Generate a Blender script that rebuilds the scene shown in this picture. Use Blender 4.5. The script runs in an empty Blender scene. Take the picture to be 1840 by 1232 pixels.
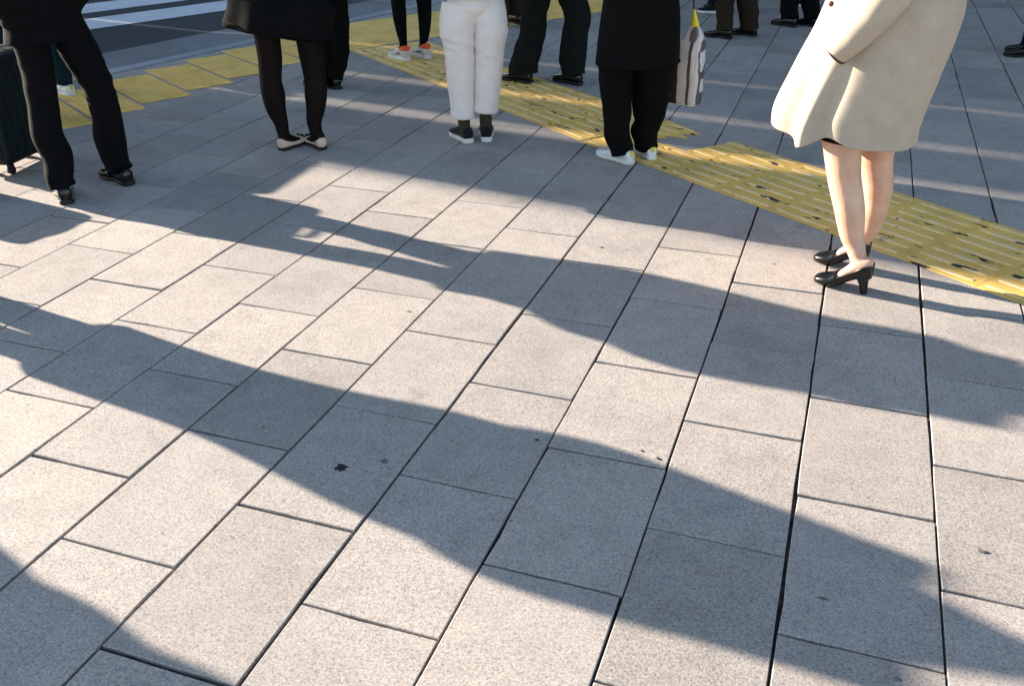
import bpy, bmesh, math, random
from mathutils import Vector, Matrix, noise
R = math.radians
random.seed(7)
scene = bpy.context.scene
C = scene.collection

# ------------------------------------------------------------------ camera
CAM_H = 1.7856
cam_d = bpy.data.cameras.new('camera'); cam = bpy.data.objects.new('camera', cam_d); C.objects.link(cam)
cam_d.sensor_width = 36; cam_d.lens = 32.89; cam_d.clip_end = 3000; cam_d.clip_start = .05
YAW, PITCH, ROLL = R(-19.70), R(28.52), R(-.49)
fw = Vector((math.sin(YAW)*math.cos(PITCH), math.cos(YAW)*math.cos(PITCH), -math.sin(PITCH)))
rt = Vector((math.cos(YAW), -math.sin(YAW), 0)); up = rt.cross(fw)
r2 = rt*math.cos(ROLL)+up*math.sin(ROLL); u2 = up*math.cos(ROLL)-rt*math.sin(ROLL)
cam.matrix_world = Matrix(((r2.x, u2.x, -fw.x, 0), (r2.y, u2.y, -fw.y, 0), (r2.z, u2.z, -fw.z, CAM_H), (0, 0, 0, 1)))
scene.camera = cam

# ------------------------------------------------------------------ sky, sun, exposure
SUN_EL, SUN_AZ = 17.5, 171.0           # azimuth measured from +X, counter-clockwise
world = bpy.data.worlds.new('World'); scene.world = world; world.use_nodes = True
nt = world.node_tree; bg = nt.nodes['Background']
sky = nt.nodes.new('ShaderNodeTexSky'); sky.sky_type = 'NISHITA'; sky.sun_disc = False
sky.sun_elevation = R(SUN_EL); sky.sun_rotation = R(90-SUN_AZ)
sky.air_density = 1.0; sky.dust_density = .6; sky.ozone_density = 1.2
nt.links.new(sky.outputs[0], bg.inputs[0]); bg.inputs[1].default_value = .09
sl = bpy.data.lights.new('sun', 'SUN'); sun = bpy.data.objects.new('sun', sl); C.objects.link(sun)
sl.energy = 5.0; sl.angle = R(.53); sl.color = (1.0, .89, .77)
sd = Vector((math.cos(R(SUN_AZ))*math.cos(R(SUN_EL)), math.sin(R(SUN_AZ))*math.cos(R(SUN_EL)), math.sin(R(SUN_EL))))
sun.rotation_euler = sd.to_track_quat('Z', 'Y').to_euler(); sun.location = sd*40
scene.view_settings.view_transform = 'Standard'; scene.view_settings.look = 'None'
scene.view_settings.exposure = 1.93; scene.view_settings.gamma = 1

# ------------------------------------------------------------------ materials
def new_mat(name):
    m = bpy.data.materials.new(name); m.use_nodes = True
    n = m.node_tree.nodes; return m, n, m.node_tree.links, n['Principled BSDF']
def node(n, t, **k):
    x = n.new(t)
    for a, b in k.items(): setattr(x, a, b)
    return x
def ramp(n, stops, interp='LINEAR'):
    r = n.new('ShaderNodeValToRGB'); r.color_ramp.interpolation = interp; e = r.color_ramp.elements
    e.remove(e[1]); e[0].position = stops[0][0]; e[0].color = (*stops[0][1], 1)
    for p, c in stops[1:]: e.new(p).color = (*c, 1)
    return r
def pos(n): return n.new('ShaderNodeNewGeometry').outputs['Position']
def ntex(n, l, vec, scale, detail=3, rough=.55, mapping=None):
    if mapping:
        mp = n.new('ShaderNodeMapping'); mp.inputs['Scale'].default_value = mapping; l.new(vec, mp.inputs[0]); vec = mp.outputs[0]
    t = n.new('ShaderNodeTexNoise'); t.inputs['Scale'].default_value = scale; t.inputs['Detail'].default_value = detail
    t.inputs['Roughness'].default_value = rough; l.new(vec, t.inputs['Vector']); return t.outputs['Fac']
def mix(n, l, fac, a, b, mode='MIX'):
    m = n.new('ShaderNodeMix'); m.data_type = 'RGBA'; m.blend_type = mode
    for i, v in ((0, fac), (6, a), (7, b)):
        if hasattr(v, 'is_linked') or hasattr(v, 'links'): l.new(v, m.inputs[i])
        else: m.inputs[i].default_value = v if i == 0 else (*v, 1)
    return m.outputs[2]
def math_(n, l, op, a, b=0.0):
    m = n.new('ShaderNodeMath'); m.operation = op
    for i, v in ((0, a), (1, b)):
        if hasattr(v, 'links'): l.new(v, m.inputs[i])
        else: m.inputs[i].default_value = v
    return m.outputs[0]
def bump(n, l, b, h, strength=.3, dist=.002):
    k = n.new('ShaderNodeBump'); k.inputs['Strength'].default_value = strength; k.inputs['Distance'].default_value = dist
    l.new(h, k.inputs['Height']); l.new(k.outputs[0], b.inputs['Normal'])

def slab_material(name, base, speck=.16):
    m, n, l, b = new_mat(name); p = pos(n)
    fine = ntex(n, l, p, 330, 2, .6); mid = ntex(n, l, p, 120, 3, .6); big = ntex(n, l, p, 1.7, 4, .6); blot = ntex(n, l, p, 9, 4, .6)
    v = n.new('ShaderNodeTexVoronoi'); v.inputs['Scale'].default_value = 190; l.new(p, v.inputs['Vector'])
    oi = n.new('ShaderNodeObjectInfo'); ge = n.new('ShaderNodeNewGeometry')
    rnd = math_(n, l, 'FRACT', math_(n, l, 'ADD', oi.outputs['Random'], ge.outputs['Random Per Island']))
    c0 = ramp(n, [(.0, tuple(x*.85 for x in base)), (.25, tuple(x*.95 for x in base)), (.6, base), (1, tuple(min(1, x*y) for x, y in zip(base, (1.07, 1.06, 1.04))))]); l.new(rnd, c0.inputs[0])
    s1 = ramp(n, [(.30, (.50, .51, .54)), (.45, (.90, .90, .91)), (.55, (1, 1, 1)), (.68, (1.28, 1.25, 1.20))]); l.new(fine, s1.inputs[0])
    s2 = ramp(n, [(.30, (.72, .73, .76)), (.5, (1, 1, 1)), (.70, (1.17, 1.16, 1.13))]); l.new(mid, s2.inputs[0])
    s3 = ramp(n, [(.25, (.80, .80, .81)), (.48, (1, 1, 1)), (.75, (1.07, 1.06, 1.04))]); l.new(big, s3.inputs[0])
    s4 = ramp(n, [(.30, (.90, .90, .90)), (.55, (1, 1, 1)), (.75, (1.05, 1.05, 1.04))]); l.new(blot, s4.inputs[0])
    grain = ramp(n, [(0, (.70, .71, .75)), (.35, (1, 1, 1)), (.8, (1.06, 1.05, 1.03))])
    sv = n.new('ShaderNodeSeparateColor'); l.new(v.outputs['Color'], sv.inputs[0]); l.new(sv.outputs[0], grain.inputs[0])
    c = c0.outputs[0]
    stn = ntex(n, l, p, 3.3, 6, .68); s5 = ramp(n, [(.60, (1, 1, 1)), (.67, (.88, .875, .865)), (.74, (.80, .79, .78))]); l.new(stn, s5.inputs[0])
    spot = ntex(n, l, p, 26, 2, .5); s6 = ramp(n, [(.735, (1, 1, 1)), (.765, (.62, .61, .60))]); l.new(spot, s6.inputs[0])
    for s in (s1, s2, s3, s4, grain, s5, s6): c = mix(n, l, 1.0, c, s.outputs[0], 'MULTIPLY')
    l.new(c, b.inputs['Base Color']); b.inputs['Roughness'].default_value = .82; b.inputs['Specular IOR Level'].default_value = .28
    bump(n, l, b, math_(n, l, 'ADD', fine, mid), .30, .0015); return m
def plain(name, col, rough=.6, spec=.3, var=.18, scale=30, bmp=.15, metal=0):
    m, n, l, b = new_mat(name); t = n.new('ShaderNodeTexCoord').outputs['Object']
    f = ntex(n, l, t, scale, 4); r = ramp(n, [(.3, tuple(x*(1-var) for x in col)), (.7, tuple(min(1, x*(1+var)) for x in col))]); l.new(f, r.inputs[0])
    l.new(r.outputs[0], b.inputs['Base Color']); b.inputs['Roughness'].default_value = rough; b.inputs['Specular IOR Level'].default_value = spec
    b.inputs['Metallic'].default_value = metal
    if bmp: bump(n, l, b, f, bmp, .002)
    return m
def fabric(name, col, rough=.9, weave=900, sheen=.15, var=.14, bmp=.25, fold=0):
    m, n, l, b = new_mat(name); t = n.new('ShaderNodeTexCoord').outputs['Object']
    a = ntex(n, l, t, weave, 2, .6); f = ntex(n, l, t, 14, 4, .6)
    r = ramp(n, [(.3, tuple(x*(1-var) for x in col)), (.7, tuple(min(1, x*(1+var)) for x in col))]); l.new(f, r.inputs[0])
    w = ramp(n, [(.3, (.82, .82, .82)), (.7, (1.12, 1.12, 1.12))]); l.new(a, w.inputs[0])
    l.new(mix(n, l, 1.0, r.outputs[0], w.outputs[0], 'MULTIPLY'), b.inputs['Base Color'])
    b.inputs['Roughness'].default_value = rough; b.inputs['Specular IOR Level'].default_value = .12
    b.inputs['Sheen Weight'].default_value = sheen; b.inputs['Sheen Roughness'].default_value = .5
    h = math_(n, l, 'ADD', math_(n, l, 'MULTIPLY', a, .3), f)
    if fold:                                             # soft creases of hanging cloth
        c1 = ntex(n, l, t, 7, 2, .5, (1.4, 1.4, 1.0)); cr_ = ramp(n, [(.36, (0, 0, 0)), (.5, (1, 1, 1)), (.64, (0, 0, 0))]); l.new(c1, cr_.inputs[0])
        h = math_(n, l, 'ADD', h, math_(n, l, 'MULTIPLY', cr_.outputs[0], fold))
    bump(n, l, b, h, bmp, .004); return m
def yellow_material(name, base, pale, wear=.5, chips=.634):
    m, n, l, b = new_mat(name); p = pos(n)
    mp = n.new('ShaderNodeMapping'); mp.inputs['Rotation'].default_value = (0, 0, R(36)); l.new(p, mp.inputs[0]); q = mp.outputs[0]
    big = ntex(n, l, q, 4.5, 4, .6); st = ntex(n, l, q, 34, 4, .65, (.35, 1, 1)); fine = ntex(n, l, q, 260, 2, .6)
    chip = ntex(n, l, q, 11.0, 3, .6, (.55, 1.5, 1)); 
    c = ramp(n, [(.25, tuple(x*.78 for x in base)), (.5, base), (.75, tuple(min(1, x*1.12) for x in base))]); l.new(big, c.inputs[0])
    w = ramp(n, [(wear, (0, 0, 0)), (wear+.16, (1, 1, 1))]); l.new(st, w.inputs[0])
    x = mix(n, l, w.outputs[0], c.outputs[0], pale)
    g = ramp(n, [(.3, (.62, .62, .62)), (.5, (1, 1, 1)), (.7, (1.15, 1.15, 1.12))]); l.new(fine, g.inputs[0])
    x = mix(n, l, 1.0, x, g.outputs[0], 'MULTIPLY')
    ch = ramp(n, [(chips, (0, 0, 0)), (chips+.014, (1, 1, 1))]); l.new(chip, ch.inputs[0])
    x = mix(n, l, ch.outputs[0], x, (.030, .030, .032))
    l.new(x, b.inputs['Base Color']); b.inputs['Roughness'].default_value = .72; b.inputs['Specular IOR Level'].default_value = .3
    bump(n, l, b, math_(n, l, 'ADD', fine, st), .25, .0015); return m
def paint_white():
    m, n, l, b = new_mat('road_paint'); p = pos(n); f = ntex(n, l, p, 45, 5, .7); g = ntex(n, l, p, 3, 4)
    r = ramp(n, [(.30, (.30, .30, .31)), (.40, (.72, .72, .72)), (.6, (.82, .82, .82))]); l.new(f, r.inputs[0])
    h = ramp(n, [(.3, (.85, .85, .85)), (.7, (1, 1, 1))]); l.new(g, h.inputs[0])
    l.new(mix(n, l, 1.0, r.outputs[0], h.outputs[0], 'MULTIPLY'), b.inputs['Base Color']); b.inputs['Roughness'].default_value = .7; return m
def asphalt():
    m, n, l, b = new_mat('asphalt'); p = pos(n); f = ntex(n, l, p, 150, 3, .7); g = ntex(n, l, p, 2.2, 5, .6)
    r = ramp(n, [(.3, (.022, .022, .024)), (.55, (.05, .05, .053)), (.75, (.10, .10, .10))]); l.new(f, r.inputs[0])
    h = ramp(n, [(.3, (.75, .75, .75)), (.7, (1.15, 1.15, 1.15))]); l.new(g, h.inputs[0])
    l.new(mix(n, l, 1.0, r.outputs[0], h.outputs[0], 'MULTIPLY'), b.inputs['Base Color']); b.inputs['Roughness'].default_value = .85
    bump(n, l, b, f, .6, .004); return m
def skin_material():
    m, n, l, b = new_mat('skin'); t = n.new('ShaderNodeTexCoord').outputs['Object']; f = ntex(n, l, t, 8, 4); g = ntex(n, l, t, 300, 2)
    r = ramp(n, [(.28, (.54, .275, .17)), (.5, (.66, .38, .255)), (.72, (.74, .46, .325))]); l.new(f, r.inputs[0]); l.new(r.outputs[0], b.inputs['Base Color'])
    b.inputs['Roughness'].default_value = .42; b.inputs['Sheen Weight'].default_value = .25; b.inputs['Subsurface Weight'].default_value = .05; b.inputs['Subsurface Radius'].default_value = (.02, .008, .004)
    b.inputs['Subsurface Scale'].default_value = .3; bump(n, l, b, g, .05, .001); return m
def tights_material():
    m, n, l, b = new_mat('tights'); t = n.new('ShaderNodeTexCoord').outputs['Object']
    lw = n.new('ShaderNodeLayerWeight'); lw.inputs[0].default_value = .35
    f = ntex(n, l, t, 12, 3)
    r = ramp(n, [(.0, (.010, .0055, .0040)), (.5, (.0045, .0035, .0032)), (1, (.002, .002, .002))]); l.new(lw.outputs['Facing'], r.inputs[0])
    h = ramp(n, [(.3, (.8, .8, .8)), (.7, (1.25, 1.2, 1.2))]); l.new(f, h.inputs[0])
    l.new(mix(n, l, 1.0, r.outputs[0], h.outputs[0], 'MULTIPLY'), b.inputs['Base Color'])
    b.inputs['Roughness'].default_value = .75; b.inputs['Specular IOR Level'].default_value = .12; return m
def print_bag():
    m, n, l, b = new_mat('printed_bag'); t = n.new('ShaderNodeTexCoord').outputs['Object']
    w = ntex(n, l, t, 9, 3); sx = n.new('ShaderNodeSeparateXYZ'); l.new(t, sx.inputs[0])
    wob = math_(n, l, 'MULTIPLY', math_(n, l, 'SUBTRACT', w, .5), .03)
    x = math_(n, l, 'ADD', sx.outputs[0], wob); z = math_(n, l, 'ADD', sx.outputs[2], wob)
    k = math_(n, l, 'MULTIPLY', math_(n, l, 'ADD', x, .11), 4.5)
    r = ramp(n, [(0, (.05, .03, .022)), (.40, (.58, .49, .43)), (.66, (.06, .04, .03)), (.75, (.55, .46, .38)), (.80, (.62, .55, .50)), (.93, (.10, .08, .08)), (.965, (.66, .62, .60))], 'CONSTANT'); l.new(k, r.inputs[0])
    def ell(cx, cz, rx, rz):
        a = math_(n, l, 'MULTIPLY', math_(n, l, 'SUBTRACT', x, cx), 1/rx); c_ = math_(n, l, 'MULTIPLY', math_(n, l, 'SUBTRACT', z, cz), 1/rz)
        return math_(n, l, 'LESS_THAN', math_(n, l, 'ADD', math_(n, l, 'MULTIPLY', a, a), math_(n, l, 'MULTIPLY', c_, c_)), 1.0)
    left = math_(n, l, 'LESS_THAN', k, .40)
    c = mix(n, l, math_(n, l, 'MULTIPLY', left, math_(n, l, 'GREATER_THAN', z, .585)), r.outputs[0], (.66, .58, .48))
    c = mix(n, l, math_(n, l, 'MULTIPLY', left, ell(-.075, .56, .018, .06)), c, (.66, .58, .48))
    c = mix(n, l, ell(-.044, .630, .016, .032), c, (.05, .035, .03))
    c = mix(n, l, ell(-.072, .395, .011, .024), c, (.66, .58, .48))
    c = mix(n, l, math_(n, l, 'MULTIPLY', math_(n, l, 'GREATER_THAN', z, .70), ell(.045, .735, .028, .045)), c, (.15, .115, .10))
    l.new(c, b.inputs['Base Color']); b.inputs['Roughness'].default_value = .45; bump(n, l, b, w, .3, .01); return m

M = {}
M['slab'] = slab_material('concrete_slab', (.42, .375, .33))
M['apron'] = slab_material('apron_concrete', (.26, .26, .26))
M['kerb'] = slab_material('kerb_granite', (.40, .405, .42))
M['bed'] = plain('joint_bed', (.045, .041, .038), .95, .1, .75, 22, .4)
M['asphalt'] = asphalt(); M['paint'] = paint_white()
M['tile'] = yellow_material('tactile_yellow', (.90, .55, .135), (.84, .61, .30), .57)
M['bar'] = yellow_material('tactile_bar_worn', (.90, .61, .23), (.86, .66, .40), .46)
M['dot'] = yellow_material('tactile_dots', (.95, .585, .155), (.90, .63, .28), .60, .70)
M['skin'] = skin_material(); M['hair'] = plain('hair', (.012, .009, .008), .45, .4, .3, 60)
M['tights'] = tights_material()
M['suit'] = fabric('black_suit', (.0035, .0035, .0042), sheen=0); M['black'] = fabric('black_cotton', (.0030, .0030, .0030), sheen=0)
M['darkgreen'] = fabric('charcoal_green_wool', (.0085, .0098, .0085), sheen=0); M['blackcoat'] = fabric('black_wool', (.0034, .0034, .0036), sheen=0)
M['white'] = fabric('white_denim', (.86, .775, .715), bmp=.35, var=.03, fold=1.4); M['brown'] = fabric('brown_wool', (.026, .018, .010), sheen=0)
M['beige'] = fabric('beige_wool', (.47, .385, .30), weave=420, sheen=.1, var=.07, bmp=.2)
M['teal'] = fabric('dark_teal_cotton', (.006, .020, .026), sheen=0); M['olive'] = fabric('olive_sock', (.045, .034, .018), weave=220, bmp=.6)
M['navy'] = fabric('navy_wool', (.010, .012, .022), sheen=0); M['grey'] = fabric('grey_wool', (.09, .09, .095))
M['leather'] = plain('black_leather', (.004, .004, .004), .22, .5, .2, 40, .08)
M['pump'] = plain('black_smooth_leather', (.0035, .0035, .0035), .26, .38, .1, 30, .05)
M['canvas'] = fabric('black_canvas', (.012, .012, .013), weave=500); M['rubber'] = plain('white_rubber', (.70, .68, .64), .55, .4, .12, 30, .1)
M['blackrubber'] = plain('black_rubber', (.012, .012, .012), .6, .3); M['whiteleather'] = plain('white_leather', (.74, .74, .75), .42, .4, .05, 25, .06)
M['mesh'] = fabric('offwhite_mesh', (.60, .55, .50), weave=350); M['orange'] = plain('orange_trim', (.80, .10, .02), .5, .4); M['greytrim'] = plain('grey_trim', (.16, .18, .20), .5)
M['yellowtab'] = plain('yellow_tab', (.75, .58, .06), .5); M['nude'] = plain('nude_leather', (.66, .46, .35), .38, .45, .08, 25, .05)
M['gum'] = plain('old_gum', (.018, .019, .019), .75, .3, .4, 120, .4); M['gumpale'] = plain('faded_gum', (.13, .125, .12), .8, .2, .3, 120)
M['case'] = plain('teal_polycarbonate', (.0025, .0105, .0105), .5, .3, .15, 20, .05); M['metal'] = plain('brushed_metal', (.35, .35, .36), .3, .5, .1, 50, 0, 1)
M['bag'] = print_bag(); M['bagyellow'] = plain('yellow_plastic', (.85, .62, .01), .4, .4, .06)
M['facade'] = plain('facade_tiles', (.16, .15, .14), .8, .2, .1, 2, 0); M['glass'] = plain('window_glass', (.03, .04, .05), .08, .6, .1, 2, 0)
M['lining'] = plain('brown_lining', (.10, .035, .02), .7)

# ------------------------------------------------------------------ mesh helpers
def link(name, me, mat, parent=None, smooth=True):
    o = bpy.data.objects.new(name, me); C.objects.link(o)
    if mat and not me.materials: me.materials.append(M[mat] if isinstance(mat, str) else mat)
    if smooth: me.polygons.foreach_set('use_smooth', [True]*len(me.polygons))
    if parent: o.parent = parent
    return o
def mesh_of(name, geo, off=(0, 0, 0)):
    me = bpy.data.meshes.new(name); o = Vector(off)
    me.from_pydata([tuple(Vector(v)-o) for v in geo[0]], [], geo[1]); me.update(); return me
def join(*gs):
    V, F = [], []
    for v, f in gs:
        k = len(V); V += list(v); F += [tuple(i+k for i in q) for q in f]
    return V, F
def tag(o, label, cat, group=None, kind=None):
    if label: o['label'] = label
    if cat: o['category'] = cat
    if group: o['group'] = group
    if kind: o['kind'] = kind
    return o
def loft(rings, cap=True, closed=True):
    V, F = [], []; n = len(rings[0])
    for r in rings: V += [Vector(p) for p in r]
    for i in range(len(rings)-1):
        for j in range(n if closed else n-1):
            a = i*n+j; b = i*n+(j+1) % n
            F.append((a, b, b+n, a+n))
    if cap: F.append(tuple(range(n-1, -1, -1))); F.append(tuple((len(rings)-1)*n+j for j in range(n)))
    return V, F
def cr(a, b, c, d, t):
    return .5*((2*b)+(-a+c)*t+(2*a-5*b+4*c-d)*t*t+(-a+3*b-3*c+d)*t**3)
def smooth_path(vals, sub):
    out = []; n = len(vals)
    for i in range(n-1):
        a, b, c, d = vals[max(i-1, 0)], vals[i], vals[i+1], vals[min(i+2, n-1)]
        for k in range(sub): out.append(tuple(cr(a[q], b[q], c[q], d[q], k/sub) for q in range(len(b))))
    out.append(tuple(vals[-1])); return out
def tube(path, n=20, sub=5, ref=(0, 1, 0), wr=None, flat=1.0, roundcap=False):
    """path rows: x, y, z, r  or x, y, z, rside, rfront"""
    path = [tuple(p) if len(p) == 5 else (*p, p[3]*flat) for p in path]
    P = smooth_path(path, sub) if sub > 1 else path
    rings = []; ref = Vector(ref).normalized(); m = len(P)
    for i, (x, y, z, a, b) in enumerate(P):
        t = Vector(P[min(i+1, m-1)][:3])-Vector(P[max(i-1, 0)][:3]); t.normalize()
        rr = ref if abs(t.dot(ref)) < .93 else Vector((0, 0, 1))
        s = t.cross(rr).normalized(); f = s.cross(t).normalized(); c = Vector((x, y, z)); ring = []
        for j in range(n):
            q = 2*math.pi*j/n; d = s*math.cos(q)*max(a, .001)+f*math.sin(q)*max(b, .001)
            p = c+d
            if wr: p = p+d.normalized()*wr(p, i/(m-1), q)
            ring.append(p)
        rings.append(ring)
    if roundcap:
        def capring(r, k, away):
            c = sum(r, Vector())/len(r); rad = sum((p-c).length for p in r)/len(r)
            return [c+(p-c)*math.cos(k*math.pi/2)+away*rad*math.sin(k*math.pi/2) for p in r]
        c0 = sum(rings[0], Vector())/n; c1 = sum(rings[1], Vector())/n; e0 = sum(rings[-1], Vector())/n; e1 = sum(rings[-2], Vector())/n
        a0 = (c0-c1).normalized(); a1 = (e0-e1).normalized()
        rings = [capring(rings[0], k, a0) for k in (.85, .5)]+rings+[capring(rings[-1], k, a1) for k in (.5, .85)]
    return loft(rings)
def ball(c, rx, ry=None, rz=None, rot=0, n=14, m=9):
    ry = ry or rx; rz = rz or rx; rings = []
    for i in range(m):
        ph = -math.pi/2+math.pi*(i+.5)/m
        ring = []
        for j in range(n):
            q = 2*math.pi*j/n; x = rx*math.cos(ph)*math.cos(q); y = ry*math.cos(ph)*math.sin(q)
            ring.append((c[0]+x*math.cos(rot)-y*math.sin(rot), c[1]+x*math.sin(rot)+y*math.cos(rot), c[2]+rz*math.sin(ph)))
        rings.append(ring)
    return loft(rings)
def box(cx, cy, cz, sx, sy, sz):
    V = [(cx+a*sx/2, cy+b*sy/2, cz+c*sz/2) for c in (-1, 1) for b in (-1, 1) for a in (-1, 1)]
    return V, [(0, 2, 3, 1), (4, 5, 7, 6), (0, 1, 5, 4), (2, 6, 7, 3), (0, 4, 6, 2), (1, 3, 7, 5)]
def bevelled(name, g, w, seg=2):
    me = mesh_of(name, g); bm = bmesh.new(); bm.from_mesh(me); bmesh.ops.recalc_face_normals(bm, faces=bm.faces)
    bmesh.ops.bevel(bm, geom=bm.edges[:], offset=w, segments=seg, affect='EDGES', profile=.6); bm.to_mesh(me); bm.free(); return me
def fix_normals(me):
    bm = bmesh.new(); bm.from_mesh(me); bmesh.ops.recalc_face_normals(bm, faces=bm.faces); bm.to_mesh(me); bm.free(); return me
def prism(poly, z0, z1):
    n = len(poly); V = [(x, y, z0) for x, y in poly]+[(x, y, z1) for x, y in poly]
    return V, [tuple(range(n-1, -1, -1)), tuple(range(n, 2*n))]+[(i, (i+1) % n, (i+1) % n+n, i+n) for i in range(n)]
def unit(a): return Vector((math.cos(R(a)), math.sin(R(a)), 0))
def clip_half(poly, px, py, nx, ny):
    out = []
    for i in range(len(poly)):
        a, b = poly[i], poly[(i+1) % len(poly)]
        da = (a[0]-px)*nx+(a[1]-py)*ny; db = (b[0]-px)*nx+(b[1]-py)*ny
        if da >= 0: out.append(a)
        if (da >= 0) != (db >= 0):
            t = da/(da-db); out.append((a[0]+(b[0]-a[0])*t, a[1]+(b[1]-a[1])*t))
    return out
def project(x, y, z):
    p = Vector((x, y, z-CAM_H)); d = p.dot(fw)
    if d < .05: return None
    return 920+1681.1*p.dot(r2)/d, 616-1681.1*p.dot(u2)/d

# ------------------------------------------------------------------ road and pavement
KA = (-5.99, 6.5); KD = unit(75.0); KN = Vector((KD.y, -KD.x, 0))     # back edge of the kerb, normal to the pavement
AD = unit(74.0)
road = link('road', mesh_of('road', ([(-400, -400, -.045), (400, -400, -.045), (400, 400, -.045), (-400, 400, -.045)], [(0, 1, 2, 3)])), 'asphalt', smooth=False); tag(road, None, None, kind='structure')
def along(d, s, n=0.0):
    q = Vector((KA[0], KA[1], 0))+KD*d-KN*s; return (q.x, q.y)
pave = bpy.data.objects.new('pavement', None)
poly = [along(-60, .02), along(60, .02), (90, 70), (90, -60)]
pave_me = mesh_of('pavement', prism(poly, -.5, -.013)); pave = link('pavement', pave_me, 'bed', smooth=False); tag(pave, None, None, kind='structure')
SW, SL, OX, OY = .4, .6, .4415, 3.6573
JG = .0070
def slab_cells():
    for c in range(-17, 17):
        for k in range(-9, 23):
            v = k+(0 if c % 2 else .5)
            yield OX+SW*(c+.5), OY+SL*(v+.5)
def slab_variant(seed):
    rnd = random.Random(seed); hx, hy = (SW-JG)/2, (SL-JG)/2; per = []
    for (x0, y0), (x1, y1) in (((-hx, -hy), (hx, -hy)), ((hx, -hy), (hx, hy)), ((hx, hy), (-hx, hy)), ((-hx, hy), (-hx, -hy))):
        for q in range(5):
            t = (q+(rnd.uniform(-.25, .25) if q else 0))/5; per.append((x0+(x1-x0)*t, y0+(y1-y0)*t))
    rings = []
    chips = [rnd.uniform(.0, .0010)+(rnd.uniform(.0015, .0035) if rnd.random() < .12 else 0) for _ in per]
    for z, ins in ((-.04, 0), (-.0022, 0), (0, .0020)):
        rings.append([(x-math.copysign(ins+c, x)*(abs(x) > hx*.96), y-math.copysign(ins+c, y)*(abs(y) > hy*.96), z) for (x, y), c in zip(per, chips)])
    me = mesh_of('paving_slab', loft(rings)); me.materials.append(M['slab']); return me
SLABS = [slab_variant(i) for i in range(10)]
cand, cut = [], []
for x, y in slab_cells():
    q = [(x-SW/2, y-SL/2), (x+SW/2, y-SL/2), (x+SW/2, y+SL/2), (x-SW/2, y+SL/2)]
    side = [(a-KA[0])*KN.x+(b-KA[1])*KN.y for a, b in q]
    if max(side) < .03: continue
    if min(side) < .0: cut.append(clip_half([(x-SW/2+.0025, y-SL/2+.0025), (x+SW/2-.0025, y-SL/2+.0025), (x+SW/2-.0025, y+SL/2-.0025), (x-SW/2+.0025, y+SL/2-.0025)], KA[0]+KN.x*.004, KA[1]+KN.y*.004, KN.x, KN.y)); continue
    pr = [project(a, b, 0) for a, b in q]
    area = 0
    if all(pr):
        inside = sum(1 for i in range(5) for j in range(5) for t in [project(x+SW*(i/4-.5), y+SL*(j/4-.5), 0)] if t and 0 <= t[0] <= 1840 and 0 <= t[1] <= 1232)
        area = abs(sum(pr[i][0]*pr[(i+1) % 4][1]-pr[(i+1) % 4][0]*pr[i][1] for i in range(4)))/2*inside/25
    cand.append((area, x, y))
cand.sort(reverse=True)
rest = []
for i, (a, x, y) in enumerate(cand):
    s = (1+random.uniform(-.007, .007), 1+random.uniform(-.005, .005)); loc = (x+random.uniform(-.0013, .0013), y+random.uniform(-.0016, .0016), random.uniform(-.0018, .0008))
    if i < 298 and a > 0:
        o = link('paving_slab', random.choice(SLABS), None, pave, smooth=False); o.location = loc; o.scale = (s[0], s[1], 1)
        o.rotation_euler = (random.uniform(-.0020, .0020), random.uniform(-.0020, .0020), random.choice((0, math.pi))+random.uniform(-.0012, .0012))
    else:
        rest.append(box(loc[0], loc[1], -.02+loc[2], (SW-JG)*s[0], (SL-JG)*s[1], .04))
for p in cut:
    if len(p) >= 3: rest.append(prism(p, -.04, 0))
fs = link('far_paving_slabs', mesh_of('far_paving_slabs', join(*rest)), 'slab', pave, smooth=False); tag(fs, None, None, kind='stuff')
outer = link('outer_paving', mesh_of('outer_paving', ([(6.9, -60, -.006), (90, -60, -.006), (90, 70, -.006), (6.9, 70, -.006), (-11, -60, -.006), (6.9, -2.5, -.006), (-8.4, -2.5, -.006), (6.9, 17.6, -.006), (-3.0, 17.6, -.006), (10, 70, -.006), (-23, -60, -.006)], [(0, 1, 2, 3), (10, 0, 5, 6), (8, 7, 3, 9)])), 'slab', pave, smooth=False)
tag(outer, None, None, kind='stuff')

# dropped kerb stones, sloping apron, crossing stripes
for i in range(-10, 16):
    L = .60; a, b, c, d = along(i*L+.004, .004), along(i*L+L-.004, .004), along(i*L+L-.004, .15), along(i*L+.004, .15)
    k = link('kerb_stone', bevelled('kerb_stone', prism([a, b, c, d], -.10, .010), .006), 'kerb', pave, smooth=False)
for i in range(-5, 9):
    L = 1.05; g = .004
    pts = [along(i*L+g, .154), along(i*L+L-g, .154), along(i*L+L-g+.32, 1.02), along(i*L+g+.32, 1.02)]
    V, F = prism(pts, -.12, -.004)
    V[6] = (V[6][0], V[6][1], -.038); V[7] = (V[7][0], V[7][1], -.038)
    link('apron_slab', mesh_of('apron_slab', (V, F)), 'apron', pave, smooth=False)
SD = unit(65.5); SN = Vector((-SD.y, SD.x, 0)); S0 = Vector((-7.85, 8.40, 0))
for i in range(12):
    a = S0+SN*(i*1.08); w = .68
    q = [a-SD*3.2, a+SD*6.5, a+SD*6.5+SN*w, a-SD*3.2+SN*w]
    s = link('crossing_stripe', mesh_of('crossing_stripe', ([(p.x, p.y, -.041) for p in q], [(0, 1, 2, 3)])), 'paint', road, smooth=False)

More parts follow.
